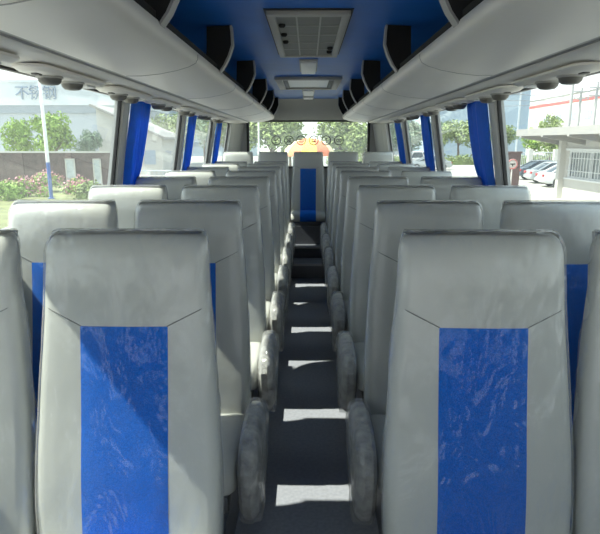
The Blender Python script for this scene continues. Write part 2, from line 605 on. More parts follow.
# ------------------------------------------------------------------ ceiling fittings
h = thing('roof_hatch', 'large rectangular roof hatch with grey mesh grille in the blue ceiling', 'roof hatch', (0, 3.37, ZC))
W, L = .198, .64
mb = MB()
mb.box(-W, W, -L, -L + .04, -.028, .0, .006).box(-W, W, L - .04, L, -.028, .0, .006)
mb.box(-W, -W + .04, -L + .04, L - .04, -.028, 0, .006).box(W - .04, W, -L + .04, L - .04, -.028, 0, .006)
mb.build('hatch_frame', M['hatchframe'], h)
MB().box(-W - .012, W + .012, -L - .02, L + .02, -.006, .003, .002).build('rubber_surround', M['black'], h)
g = MB().box(-W + .04, W - .04, -L + .04, L - .04, -.018, -.008).build('grille', M['hatchmesh'], h)
mb = MB()
for x in (-.058, .058):
    mb.box(x - .004, x + .004, -L + .04, L - .04, -.022, -.018)
for k in range(1, 5):
    y = -L + .04 + k * (2 * L - .08) / 5
    mb.box(-W + .04, W - .04, y - .003, y + .003, -.0205, -.018)
mb.build('grille_bars', M['hatchframe'], g)
for x, y in ((-.135, -.40), (-.135, -.16), (-.135, .06), (.135, .28), (.135, .42)):
    MB().lathe([(.016, -.018), (.018, -.026), (.012, -.034)], (x, y, 0), n=14).build('latch_knob', M['bracket'], h)

h = thing('roof_vent', 'wide beige roof vent with pale inner shade further back in the ceiling', 'roof vent', (0, 5.84, ZC))
W, L = .316, .50
mb = MB()
mb.box(-W, W, -L, -L + .07, -.03, .0, .006).box(-W, W, L - .07, L, -.03, .0, .006)
mb.box(-W, -W + .07, -L + .07, L - .07, -.03, 0, .006).box(W - .07, W, -L + .07, L - .07, -.03, 0, .006)
mb.build('vent_frame', M['hatchframe'], h)
MB().box(-W + .07, W - .07, -L + .07, L - .07, -.012, -.002).build('vent_shade', M['lampwhite'], h)
for s in (-1, 1):
    MB().box(s * .20, s * .245, -L + .08, L - .08, -.022, -.012, .003).build('vent_slot', M['hatchmesh'], h)

for k, (y, w, l, lab) in enumerate(((4.61, .060, .33, 'white square ceiling lamp between the roof hatch and roof vent'),
                                    (6.85, .062, .34, 'white square ceiling lamp just behind the roof vent'),
                                    (7.58, .062, .16, 'white square ceiling lamp nearest to the rear window'))):
    h = thing('ceiling_lamp', lab, 'ceiling lamp', (0, y, ZC), 0, 'square ceiling lamps')
    MB().box(-w - .01, w + .01, -l - .01, l + .01, -.012, 0, .004).build('lamp_base', M['hatchframe'], h)
    MB().box(-w, w, -l, l, -.030, -.010, .008).build('lamp_diffuser', M['lampwhite'], h)

# ------------------------------------------------------------------ seats
SEAT_TOP = 1.166


def f_front(z):
    y = .145 * (z - .38) / .78
    y -= .007 * math.exp(-((z - .56) / .13) ** 2)
    y -= .007 * math.exp(-((z - 1.07) / .07) ** 2)
    return y


def f_half(z):
    pts = [(.28, .218), (.36, .228), (.5, .232), (.65, .229), (.80, .221), (.95, .210), (1.05, .203), (1.14, .200), (1.30, .200)]
    for (a, va), (b, vb) in zip(pts, pts[1:]):
        if z <= b:
            t = (z - a) / (b - a)
            return va + (vb - va) * t
    return .200


def crown(x, z):
    w = f_half(z)
    t = min(1, abs(x) / w)
    return -.012 * (1 - t * t)


def y_face(x, z):
    return f_front(z) + crown(x, z)


def back_loops(off=0.0, offy=0.0, crumple=0.0, nfront=14, dz=.03, seed=0):
    zs = []
    z = .30
    while z < 1.115:
        zs.append((z, 0.0))
        z += dz
    zs += [(1.122, 0), (1.140, .004), (1.152, .011), (1.160, .020), (1.166, .033)]
    loops = []
    for z, ins in zs:
        w = f_half(z) - ins * .5 + off
        th = .078 - .020 * (z - .3) / .87
        y0 = f_front(z) + ins * 1.1 - offy
        y1 = f_front(z) + th - ins * .7 + offy * .3
        r = .030 + off
        L = []
        # front face left to right
        for i in range(nfront + 1):
            x = -w + r + (2 * w - 2 * r) * i / nfront
            L.append((x, y0 + crown(x, z)))
        for i in range(1, 5):
            a = -PI / 2 + PI / 2 * i / 5
            L.append((w - r + r * math.cos(a), y0 + r + r * math.sin(a) + crown(w - r, z) * (1 - i / 5)))
        L.append((w, y0 + r))
        L.append((w, (y0 + y1) / 2))
        for i in range(0, 4):
            a = PI / 2 * i / 3
            L.append((w - .02 + .02 * math.cos(a), y1 - .02 + .02 * math.sin(a)))
        L.append((0, y1 + .006))
        for i in range(0, 4):
            a = PI / 2 + PI / 2 * i / 3
            L.append((-w + .02 + .02 * math.cos(a), y1 - .02 + .02 * math.sin(a)))
        L.append((-w, (y0 + y1) / 2))
        L.append((-w, y0 + r))
        for i in range(1, 5):
            a = PI + PI / 2 * i / 5
            L.append((-w + r + r * math.cos(a), y0 + r + r * math.sin(a) + crown(w - r, z) * (i / 5)))
        zz = z + (offy * .6 if z > 1.1 else 0)
        P3 = []
        for x, y in L:
            if crumple:
                n = noise.noise(Vector((x * 22, y * 22, zz * 7 + seed))) + .6 * noise.noise(Vector((x * 50, y * 50, zz * 20 + seed)))
                e = min(1, abs(x) / w) ** 3
                k = crumple * (.5 + .9 * e) * n
                P3.append((x * (1 + min(k, .001) / w * .6), y + k * .8, zz))
            else:
                P3.append((x, y, zz))
        loops.append(P3)
    return loops


def panel_mesh(hw, z0, z1, lift=.004):
    nx, nz = 10, 24
    mb = MB()
    loops = []
    for i in range(nz + 1):
        z = z0 + (z1 - z0) * i / nz
        e = .0015 if i in (0, nz) else lift
        L = []
        for j in range(nx + 1):
            x = -hw + 2 * hw * j / nx
            ee = .0008 if j in (0, nx) else e
            L.append((x, y_face(x, z) - ee, z))
        for j in range(nx, -1, -1):
            x = -hw + 2 * hw * j / nx
            L.append((x, y_face(x, z) + .004, z))
        loops.append(L)
    return mb.loft(loops)


CUSH = []


def cushion_mb(hw=.222):
    # section in YZ, swept across X with softened ends
    prof = [(.045, .29), (-.27, .275), (-.365, .280), (-.40, .300), (-.41, .335), (-.40, .372), (-.37, .395), (-.32, .405), (-.2, .400), (-.05, .395), (.02, .388), (.045, .36)]
    loops = []
    for x, k in ((-hw, .80), (-hw + .006, .90), (-hw + .02, .975), (-hw + .04, 1), (-.12, 1.012), (0, 1.014), (.12, 1.012), (hw - .04, 1), (hw - .02, .975), (hw - .006, .90), (hw, .80)):
        loops.append([(x, -.2 + (y + .2) * (k if abs(x) > hw - .03 else 1), .335 + (z - .335) * k) for y, z in prof])
    mb = MB().loft(loops)
    mb.v = [(x, y * .93, z) for x, y, z in mb.v]
    return mb


def cushion_panel_mb(hw=.104):
    prof = [(.0, .399), (-.1, .402), (-.2, .4065), (-.32, .4115), (-.372, .401), (-.404, .376), (-.415, .335), (-.404, .297)]
    inner = [(y + (.004 if z < .39 else 0), z - .006) for y, z in prof]
    mb = MB()
    full = prof + list(reversed(inner))
    return mb.loft([[(x, y * .93, z) for y, z in full] for x in (-hw, 0, hw)])


def arm_mb(s):
    """padded side arm standing along the cushion; s = side (+1 towards +x)"""
    prof = [(.00, .50), (-.10, .525), (-.28, .520), (-.36, .495), (-.40, .44), (-.39, .36), (-.36, .27), (-.31, .215), (-.25, .225), (-.15, .30), (-.04, .36), (.01, .43)]
    loops = []
    for x, k in ((.226, .70), (.231, .90), (.243, 1), (.270, 1.0), (.288, .92), (.298, .72)):
        loops.append([(s * x, -.2 + (y + .2) * k, .38 + (z - .38) * k) for y, z in prof])
    return MB().loft(loops)


def arm_wrap_mb(s):
    prof = []
    base = [(.00, .50), (-.10, .525), (-.28, .520), (-.36, .495), (-.40, .44), (-.39, .36), (-.36, .27), (-.31, .215), (-.25, .225), (-.15, .30), (-.04, .36), (.01, .43)]
    # resample
    N = 48
    pts = []
    for i in range(len(base)):
        a, b = base[i], base[(i + 1) % len(base)]
        for k in range(4):
            t = k / 4
            pts.append((a[0] + (b[0] - a[0]) * t, a[1] + (b[1] - a[1]) * t))
    loops = []
    for x, k in ((.2275, .9), (.231, 1.02), (.245, 1.06), (.262, 1.07), (.280, 1.05), (.296, .98), (.306, .8)):
        L = []
        for y, z in pts:
            n = noise.noise(Vector((x * 60, y * 28, z * 28)))
            kk = k + .07 * n
            L.append((s * (x + .005 * n), -.2 + (y + .2) * kk, .38 + (z - .38) * kk))
        loops.append(L)
    return MB().loft(loops)


ARM_DZ = -.06


def lower(mb, dz=ARM_DZ):
    mb.v = [(x, y * .95, z + dz) for x, y, z in mb.v]
    return mb


def make_seat(arm=0):
    r = thing('bus_seat', 'bus seat', 'seat', (0, 0, 0))
    MB().loft(back_loops()).build('backrest', M['seat'], r)
    back = [c for c in kids(r)][0]
    panel_mesh(.107, .385, .948).build('blue_panel', M['blue'], back)
    mb = MB()
    for s in (-1, 1):
        pts = []
        for i in range(9):
            t = i / 8
            x = s * (.105 + (.197 - .105) * t)
            z = .948 + .045 * t
            pts.append((x, y_face(x, z) - .0002 + (.010 * max(0, t - .85) / .15), z))
        mb.tube(pts, .0016, 6)
    sm = mb.build('seam', M['seam'], back)
    MB().loft(back_loops(.002, .011, .006, nfront=30, dz=.015)).build('plastic_wrap', M['wrap'], back)
    # rear shell, closing the back of the seat
    loops = []
    for z, k in ((.32, .9), (.36, 1), (.6, 1), (.85, 1), (1.0, .97), (1.05, .85)):
        w = (f_half(z) - .012) * k
        y = f_front(z) + .078 - .020 * (z - .3) / .87
        loops.append([(-w, y - .03, z), (w, y - .03, z), (w * .98, y + .006, z), (0, y + .010, z), (-w * .98, y + .006, z)])
    MB().loft(loops).build('back_shell', M['shell'], r)
    cu = cushion_mb().build('cushion', M['seat'], r)
    cushion_panel_mb().build('blue_panel', M['blue'], cu)
    MB().box(-.20, .20, -.36, .08, .225, .285, .008).build('seat_frame', M['metal'], r)
    for y0 in (-.30, .0):
        MB().loft([[(-.15, y0, 0), (.15, y0, 0), (.15, y0 + .05, 0), (-.15, y0 + .05, 0)], [(-.15, y0, .012), (.15, y0, .012), (.15, y0 + .05, .012), (-.15, y0 + .05, .012)],
                   [(-.02, y0 + .01, .03), (.02, y0 + .01, .03), (.02, y0 + .04, .03), (-.02, y0 + .04, .03)], [(-.02, y0 + .01, .235), (.02, y0 + .01, .235), (.02, y0 + .04, .235), (-.02, y0 + .04, .235)]]).build('leg', M['metal'], r)
    if arm:
        a = lower(arm_mb(arm)).build('armrest', M['arm'], r)
        x = -arm * .0
        lower(MB().loft([[(arm * xx, -.22 + (y + .22) * k, .37 + (z - .37) * k) for y, z in [(-.05, .47), (-.27, .475), (-.34, .44), (-.35, .36), (-.30, .25), (-.24, .27), (-.1, .36)]] for xx, k in ((.2245, .9), (.229, 1.0), (.240, 1.0))])).build('dark_side_pad', M['darkpad'], a)
        lower(arm_wrap_mb(arm)).build('plastic_wrap', M['wrap'], a)
    return r


seat_plain = make_seat(0)
seat_left_aisle = make_seat(1)     # left of the aisle: arm towards +x
seat_right_aisle = make_seat(-1)
used = set()


def place(proto, x, y, z, label, group):
    o = proto if proto.name not in used else copy_tree(proto)
    used.add(proto.name)
    o.location = (x, y, z)
    o['label'] = label
    o['group'] = group
    return o


ROW_TOP = [1.29] + [2.01 + .76 * k for k in range(7)]
for k, d in enumerate(ROW_TOP):
    y = d - .13
    n = ORD[k]
    if k == 0:
        la = 'nearest grey seat left of the aisle, blue panel, wrapped in clear plastic'
        lw_ = 'nearest seat by the left windows, grey with blue panel, sun on its top'
        ra = 'nearest grey seat right of the aisle, blue panel, wrapped in clear plastic'
        rw = 'nearest seat by the right windows, grey with blue panel, mostly out of view'
    else:
        la = 'plastic-wrapped grey aisle seat in the %s row left of the aisle' % n
        lw_ = 'pale grey window seat in the %s row along the left windows' % n
        ra = 'shaded plastic-wrapped grey aisle seat in the %s row right of the aisle' % n
        rw = 'shaded grey window seat in the %s row along the right windows' % n
    xi = .025 if k == 0 else 0
    place(seat_left_aisle if k else seat_plain, -.45 + xi * .1, y, .20, la, 'aisle seats left of the aisle')
    place(seat_plain, -.925, y, .20, lw_, 'seats along the left windows')
    place(seat_right_aisle if k else seat_plain, .45 - xi, y, .20, ra, 'aisle seats right of the aisle')
    place(seat_plain, .925 - xi, y, .20, rw, 'seats along the right windows')
for x, lab in ((-.952, 'rear bench seat in the left corner by the rear window'), (-.476, 'rear bench seat just left of the middle rear seat'),
               (0, 'middle rear seat facing down the aisle, grey with dark blue panel'), (.476, 'rear bench seat just right of the middle rear seat'),
               (.952, 'rear bench seat in the right corner by the rear window')):
    place(seat_plain, x, 7.40, .30, lab, 'five seats across the rear')


# ------------------------------------------------------------------ curtains
def curtain_mb(s, seed, width=.30):
    rnd = random.Random(seed)
    ph = rnd.uniform(0, 6)
    nz, ny = 26, 40
    fr, bk = [], []
    z1, z0 = 1.842, 1.19
    loops = []
    for i in range(nz + 1):
        t = i / nz
        z = z1 + (z0 - z1) * t
        # gathered by a tie at t = .86
        g = 1 - .42 * math.exp(-((t - .88) / .13) ** 2) - .12 * t + .10 * math.sin(t * 3 + ph)
        sway = .02 * math.sin(t * 4 + ph * 2) * (t < .95)
        row_f, row_b = [], []
        for j in range(ny + 1):
            u = j / ny
            y = (u * width) * g + sway * t
            a = .015 * (1 + .3 * math.sin(ph + u * 9)) * math.sin(u * 2 * PI * 5.5 + ph + .8 * math.sin(t * 3 + ph))
            xin = wx(z) - .044 + a
            row_f.append((s * (xin - .0015), y, z))
            row_b.append((s * (xin + .0015), y, z))
        loops.append(row_f + list(reversed(row_b)))
    return MB().loft(loops)


for side, s in (('left', -1), ('right', 1)):
    for i, y in enumerate(PY):
        lab = 'blue satin curtain gathered at the %s pillar along the %s windows' % (ORD[i] if i else 'nearest', side)
        c = thing('curtain', lab, 'curtain', (0, y + PW + .005, 0), 0, 'blue curtains along the %s windows' % side)
        curtain_mb(s, 3 + i + (10 if s > 0 else 0)).build('curtain_cloth', M['curtain'], c)
        z = 1.265
        w = wx(z)
        MB().loft([rrect(s * (w - .044) - .022, s * (w - .044) + .022, .01, .205, .02, zz) for zz in (z - .018, z + .018)]).build('tie_band', M['tie'], c)
        MB().tube([(s * (wx(1.842) - .044), -.0, 1.843), (s * (wx(1.842) - .044), .40, 1.843)], .005, 8).build('curtain_rail', M['groove'], c)

# ------------------------------------------------------------------ round stickers on the rear window
sy = Y1 + .018


def ring_sticker(x, label, marks):
    t = thing('window_sticker', label, 'sticker', (x, sy, 1.623), 0, 'round stickers on the rear window')
    MB().torus((0, 0, 0), .064, .006, 'y', 32, 6).build('ring', M['sticker'], t)
    mb = MB()
    for m in marks:
        if m[0] == 'l':
            mb.tube([(m[1], 0, m[2]), (m[3], 0, m[4])], .006, 6)
        elif m[0] == 'b':
            mb.box(m[1], m[2], -.002, .002, m[3], m[4])
        else:
            mb.torus((m[1], 0, m[2]), m[3], .004, 'y', 18, 6)
    mb.build('symbol', M['sticker'], t)


px = [-.470, -.284, -.104, .082, .264, .450]
ring_sticker(px[0], 'round rear window sticker, leftmost, with a dial needle', [('l', 0, 0, .035, .03), ('l', 0, 0, -.03, .0), ('b', -.02, .02, -.04, -.03)])
ring_sticker(px[1], 'round rear window sticker with a crossed symbol, second from left', [('l', -.04, -.035, .04, .035), ('l', -.04, .035, .04, -.035), ('o', 0, 0, .025)])
ring_sticker(px[2], 'round rear window sticker with horizontal bars, third from left', [('b', -.045, .045, .006, .016), ('b', -.045, .045, -.016, -.006), ('b', -.03, .03, -.038, -.03)])
ring_sticker(px[3], 'round rear window sticker with a seated figure, third from right', [('b', -.035, .03, -.028, -.012), ('l', .012, -.01, .034, .036), ('o', -.02, .012, .010)])
ring_sticker(px[4], 'round rear window sticker with an upright bar, second from right', [('l', 0, -.036, 0, .03), ('l', -.018, .03, .018, .03), ('l', -.012, -.036, .012, -.036)])
ring_sticker(px[5], 'round rear window sticker, rightmost, with a capsule symbol', [('o', -.022, 0, .016), ('o', .022, 0, .016), ('b', -.02, .02, .012, .018), ('b', -.02, .02, -.018, -.012)])

# ------------------------------------------------------------------ outside
GZ = CAM_Z - 2.7
struct('ground', MB().box(-160, 200, -60, 260, GZ - .3, GZ), M['concrete'])
struct('road', MB().box(-9, 9, 14, 120, GZ - .1, GZ + .012), M['asphalt'])
o = MB().box(-40, -9.4, 14, 35.5, GZ - .1, GZ + .05).build('lawn', M['grass'], None, False)
o['kind'] = 'structure'
struct('kerb', MB().box(-9.4, -9.05, 14, 60, GZ - .1, GZ + .14), M['coping'])


def at(px, py, Y):
    """point on the sight line of pixel (px, py) at distance Y down the bus"""
    up = 267 - py
    dx, dy, dz = px - 308, 531.4 + .2215 * up, -120.7 + .975 * up
    k = Y / dy
    return Vector((dx * k, Y, CAM_Z + dz * k))


def leaf_cloud(rnd, blobs, n, size):
    mb = MB()
    tot = sum(b[3] * b[3] for b in blobs)
    for (cx, cy, cz, r) in blobs:
        for _ in range(int(n * r * r / tot)):
            while True:
                d = Vector((rnd.uniform(-1, 1), rnd.uniform(-1, 1), rnd.uniform(-1, 1)))
                if .05 < d.length < 1:
                    break
            rr = r * (.55 + .5 * rnd.random())
            p = Vector((cx, cy, cz)) + d.normalized() * rr
            a = Vector((rnd.uniform(-1, 1), rnd.uniform(-1, 1), rnd.uniform(-1, 1))).normalized()
            b = a.cross(d.normalized())
            if b.length < .1:
                continue
            b.normalize()
            sz = size * rnd.uniform(.6, 1.3)
            mb.add([p - a * sz, p + b * sz * .6, p + a * sz, p - b * sz * .6 + d.normalized() * sz * .3], [(0, 1, 2), (0, 2, 3)])
    return mb


def tree_meshes(seed, leafm, dens=2600, leaf=.16):
    """a unit tree 6 m tall"""
    rnd = random.Random(seed)
    blobs = []
    for _ in range(15):
        a, q = rnd.uniform(0, 2 * PI), rnd.random()
        rr = 1.6 * math.sqrt(q)
        z = rnd.uniform(2.3, 5.0)
        k = 1 - abs(z - 3.4) / 4
        blobs.append((rr * math.cos(a) * k, rr * math.sin(a) * k, z, rnd.uniform(.6, 1.05)))
    crown_ = leaf_cloud(rnd, blobs, dens, leaf).mesh('crown', leafm, False)
    mb = MB().tube([(0, 0, -.05), (.04, .02, 1.2), (-.03, .05, 2.2), (.05, 0, 3.6)], .16, 8, .05)
    for _ in range(4):
        a = rnd.uniform(0, 2 * PI)
        mb.tube([(0, 0, 1.7 + rnd.random() * .5), (.5 * math.cos(a), .5 * math.sin(a), 2.6), (1.0 * math.cos(a), 1.0 * math.sin(a), 3.3)], .06, 6, .02)
    return crown_, mb.mesh('trunk', M['bark'])


TREES = {k: tree_meshes(s_, m_) for k, s_, m_ in (('bright', 1, M['leafbright']), ('mid', 2, M['leafmid']), ('dull', 3, M['leafdull']), ('mid2', 5, M['leafmid']))}


def tree(kind, px, Y, height, wide, label, group, rz=0.0, z0=GZ):
    x = at(px, 200, Y).x
    # at() depends slightly on row; use the row of the crown
    x = at(px, 140, Y).x
    t = thing('tree', label, 'tree', (x, Y, z0), rz, group)
    for nm, me in zip(('crown', 'trunk'), TREES[kind]):
        o = bpy.data.objects.new(nm, me)
        C.objects.link(o)
        o.parent = t
    k = height / 5.9
    t.scale = (k * wide, k * wide, k)
    return t


# -- left side
fx0, fx1 = -75, -19.5
FY = 60
zt = at(20, 82, FY).z
zb = at(20, 105, FY).z
zc_ = at(20, 113, FY).z
fac = thing('factory_building', 'long pale grey factory with sign characters beyond the left windows', 'building', (-40, FY, GZ))
ox, oy = -40, FY


def fbox(x0, x1, y0, y1, z0, z1):
    return MB().box(x0 - ox, x1 - ox, y0 - oy, y1 - oy, z0 - GZ, z1 - GZ)


fbox(fx0, fx1, FY + .3, FY + 18, GZ, zc_).build('wall', M['facade'], fac, False)
fbox(fx0, fx1 + .1, FY + .1, FY + 18.1, zc_, zb).build('grey_band', M['facadegrey'], fac, False)
fbox(fx0, fx1 + .2, FY, FY + 18.2, zb, zt).build('white_fascia', M['facadeband'], fac, False)
fbox(fx0, fx1 + .3, FY - .1, FY + 18.3, zt, zt + .25).build('parapet', M['facadeband'], fac, False)


def text_mesh(body, size, depth):
    cu = bpy.data.curves.new('txt', 'FONT')
    cu.body = body
    cu.size = size
    cu.extrude = depth
    cu.align_x = 'CENTER'
    cu.align_y = 'CENTER'
    ob = bpy.data.objects.new('txt', cu)
    C.objects.link(ob)
    dg = bpy.context.evaluated_depsgraph_get()
    dg.update()
    me = bpy.data.meshes.new_from_object(ob.evaluated_get(dg))
    bpy.data.objects.remove(ob)
    return me


for ch, px_ in (('不', 20), ('锈', 34), ('钢', 48)):
    p = at(px_, 93.5, FY)
    me = text_mesh(ch, 1.55, .06)
    me.materials.clear()
    me.materials.append(M['letter'])
    o = bpy.data.objects.new('sign_character', me)
    C.objects.link(o)
    o.parent = fac
    o.location = (p.x - ox, -.10, p.z - GZ)
    o.rotation_euler = (PI / 2, 0, 0)

tree('bright', 15, 47, 5.0, .9, 'bright green tree before the factory, beside the left curtain edge', 'trees before the factory', .3)
tree('bright', 50, 44, 5.4, 1.0, 'bright green rounded tree before the factory, behind the white pole', 'trees before the factory', 2.0)
tree('dull', 88, 47, 4.0, .8, 'mid green tree before the factory, right of the white pole', 'trees before the factory', 1.0)

WY = 36
wtop = at(50, 153, WY).z
w = thing('brick_wall', 'low brown brick wall with pale coping beyond the left windows', 'wall', (-19, WY, GZ))
MB().box(-16, 7.3, 0, .25, 0, wtop - GZ).build('brickwork', M['brick'], w, False)
MB().box(-16, 7.4, -.05, .30, wtop - GZ, wtop - GZ + .10).build('coping', M['coping'], w, False)
for xx in (-4.5, .2, 3.4, 6.8):
    MB().box(xx - .2, xx + .2, -.1, .0, 0, wtop - GZ).build('pier', M['brick'], w, False)
for a, b, lab in ((64, 75, 'pale notice board on the brown wall nearest the white pole'), (92, 101, 'pale notice board on the brown wall nearest the window pillar')):
    pa, pb = at(a, 160, WY - .1), at(b, 184, WY - .1)
    n_ = thing('notice_board', lab, 'notice board', ((pa.x + pb.x) / 2, WY - .1, GZ), 0, 'notice boards on the brown wall')
    hw = (pb.x - pa.x) / 2
    MB().box(-hw, hw, -.04, .0, pb.z - GZ, pa.z - GZ).build('board', M['notice'], n_, False)
    mb = MB()
    for xx in (-hw, hw):
        mb.box(xx - .04, xx + .04, -.07, .0, 0, pa.z - GZ + .05)
    mb.box(-hw - .04, hw + .04, -.07, 0, pa.z - GZ, pa.z - GZ + .08)
    mb.build('board_frame', M['coping'], n_, False)

# flowering hedge and bushes
rnd = random.Random(11)
for i, (pxx, Y, m_, lab, sx, sz) in enumerate(((-48, 23.5, 'leafbright', 'green clipped bush in the lawn at the near end of the flower bed', 1.3, .8),
                                               (5, 26, 'leafbright', 'green clipped bush left of the pink flowering shrubs', 1.1, .75),
                                               (24, 27.5, 'pink', 'pink flowering shrub just left of the white pole', 1.3, .85),
                                               (42, 30.5, 'pink', 'pink flowering shrub close behind the white pole', 1.1, .9),
                                               (72, 29.5, 'pink', 'pink flowering shrub right of the white pole', 1.0, .7),
                                               (86, 27, 'leafmid', 'low green bush below the right notice board', 1.2, .65))):
    x = at(pxx, 195, Y).x
    t = thing('shrub', lab, 'shrub', (x, Y, GZ + .05), 0, 'shrubs in the flower bed')
    bl = [(rnd.uniform(-.7, .7) * sx, rnd.uniform(-.4, .4), rnd.uniform(.2, .75) * sz, rnd.uniform(.35, .5)) for _ in range(8)]
    leaf_cloud(rnd, bl, 1100, .08).build('foliage', M['leafbright'] if m_ == 'pink' else M[m_], t, False)
    if m_ == 'pink':
        leaf_cloud(rnd, [(a, b, c + .10, r) for a, b, c, r in bl], 700, .07).build('blossom', M['pink'], t, False)
    MB().tube([(0, 0, -.02), (.02, 0, .5 * sz)], .05, 6).build('stem', M['bark'], t)

p = at(50, 200, 26.6)
t = thing('striped_pole', 'tall white pole with blue foot standing on the lawn', 'pole', (p.x, 26.6, GZ + .05))
MB().lathe([(.16, 0), (.16, .04), (.085, .06), (.085, 1.75)], n=14).build('blue_foot', M['bluepaint'], t)
MB().lathe([(.085, 1.75), (.075, 4), (.06, 8.6), (.02, 8.65)], n=14).build('white_shaft', M['polewhite'], t)

# shed, lattice fence, trees seen through the further left windows
p = at(150, 150, 48)
sh = thing('white_shed', 'small white building with a sloping roof beyond the second left window', 'building', (p.x, 48, GZ))
MB().prism([(-4.5, 0), (1.0, 0), (1.0, 3.2), (-4.5, 5.6)], 0, 7).build('wall', M['white'], sh, False)
MB().prism([(-4.9, 5.75), (1.4, 3.0), (1.4, 3.2), (-4.9, 5.97)], -.4, 7.4).build('roof', M['roofslab'], sh, False)
MB().box(-.6, .4, -.05, 0, .9, 2.1).build('shed_window', M['winblue'], sh, False)
p0 = at(148, 180, 27).x
fn = thing('lattice_fence', 'pale metal lattice fence beyond the second left window', 'fence', (p0, 27, GZ))
mb = MB()
for k in range(20):
    x = -.4 + k * .22
    mb.tube([(x, 0, .15), (x + .5, 0, 1.35)], .022, 5)
    mb.tube([(x + .5, .03, .15), (x, .03, 1.35)], .022, 5)
mb.build('lattice', M['steel'], fn)
MB().tube([(-.5, 0, 1.38), (4.5, 0, 1.38)], .04, 6).build('top_rail', M['steel'], fn)
MB().tube([(-.5, 0, .12), (4.5, 0, .12)], .04, 6).build('bottom_rail', M['steel'], fn)
for x in (-.5, 2.0, 4.5):
    MB().box(x - .05, x + .05, -.05, .05, 0, 1.5).build('post', M['steel'], fn, False)
tree('mid', 168, 62, 6.6, .9, 'mid green tree beside the white shed, beyond the second left window', 'trees beyond the left windows', .4)
tree('dull', 181, 70, 6.6, 1.0, 'dull green tree right of the white shed, beyond the second left window', 'trees beyond the left windows', 1.4)
tree('dull', 204, 84, 7.6, 1.0, 'dull green tree seen between the second and third left curtains', 'trees beyond the left windows', 2.4)
tree('mid', 224, 62, 6.2, 1.0, 'green tree seen beyond the rear left corner post', 'trees beyond the left windows', 3.4)
b = thing('office_block', 'pale blue office block far beyond the third left window', 'building', (-24, 118, GZ))
MB().box(-7, 12, 0, 14, 0, 19).build('wall', M['tower'], b, False)
for k in range(5):
    MB().box(-6.5, 11.5, -.1, 0, 2 + k * 3.4, 3.6 + k * 3.4).build('window_band', M['towerdark'], b, False)

# -- rear
tree('mid', 272, 42, 5.7, 1.15, 'large green tree behind the bus, left half of the rear window', 'trees behind the bus', .2)
tree('mid2', 290, 52, 5.6, 1.0, 'smaller green tree behind the bus, left of the umbrella', 'trees behind the bus', 1.2)
tree('mid2', 344, 44, 5.4, 1.2, 'large green tree behind the bus, right half of the rear window', 'trees behind the bus', 2.2)
tree('mid', 364, 40, 4.6, 1.0, 'green tree behind the bus at the right edge of the rear window', 'trees behind the bus', .9)
p = at(259, 165, 34)
t = thing('lamp_post', 'thin white lamp post behind the bus, left side of the rear window', 'lamp post', (p.x, 34, GZ))
MB().lathe([(.12, 0), (.12, .05), (.06, .08), (.045, 6.4)], n=12).build('post', M['polewhite'], t)
MB().tube([(0, 0, 6.35), (.2, 0, 6.6), (.7, 0, 6.7)], .035, 8).build('arm', M['polewhite'], t)
MB().box(.6, 1.1, -.09, .09, 6.62, 6.74, .03).build('lamp_head', M['polewhite'], t)
UY = 26
p = at(309, 138, UY)
um = thing('beach_umbrella', 'red and yellow parasol standing behind the rear window', 'umbrella', (p.x, UY, GZ))
top = p.z - GZ
R_, H_ = 1.22, .75
cols = ['umbyellow', 'umbyellow', 'umborange', 'umbyellow', 'umbred', 'umborange', 'umbred', 'umbyellow', 'umbred', 'umborange']
ng = len(cols)
for k, cn in enumerate(cols):
    vs, fs = [], []
    a0, a1 = 2 * PI * k / ng, 2 * PI * (k + 1) / ng
    rows = 7
    for lift in (0, -.012):
        for i in range(rows + 1):
            t_ = i / rows
            for j in range(4):
                a = a0 + (a1 - a0) * j / 3
                rr = R_ * math.sin(t_ * PI / 2 * .95) * (1 - .03 * math.sin(PI * j / 3) * t_)
                vs.append((rr * math.cos(a), rr * math.sin(a), top - H_ * (1 - math.cos(t_ * PI / 2)) - .05 * t_ + lift))
    n0 = (rows + 1) * 4
    for i in range(rows):
        for j in range(3):
            q = i * 4 + j
            fs.append((q, q + 1, q + 5, q + 4))
            fs.append((n0 + q, n0 + q + 4, n0 + q + 5, n0 + q + 1))
    MB().add(vs, fs).build('canopy_panel', M[cn], um)
MB().tube([(0, 0, 0), (0, 0, top + .08)], .025, 8).build('pole', M['polewhite'], um)
MB().lathe([(.3, 0), (.3, .06), (.08, .12), (.05, .3)]).build('base', M['asphalt'], um)

# -- right side
tx1 = at(526, 130, 106).x
tw = thing('tower_block', 'tall pale blue-grey block beyond the right windows', 'building', (tx1, 106, GZ))
MB().box(-18, 0, 0, 20, 0, 34).build('wall', M['tower'], tw, False)
for z, a, b_ in ((11.4, -5.2, -2.1), (11.4, -14.5, -9.8)):
    MB().box(a, b_, -.06, 0, z, z + 1.1).build('window_band', M['towerdark'], tw, False)
MB().box(-2.0, -1.7, -.12, 0, 0, 30).build('downpipe', M['facadeband'], tw, False)
lx = at(400, 140, 132).x
tw = thing('grey_block', 'grey office block beyond the right windows, left of the tall block', 'building', (lx, 132, GZ))
MB().box(-2, 13, 0, 16, 0, 22).build('wall', M['facade'], tw, False)
for k in range(4):
    MB().box(-1.5, 12.5, -.08, 0, 3 + k * 3.4, 4.6 + k * 3.4).build('window_band', M['facadegrey'], tw, False)

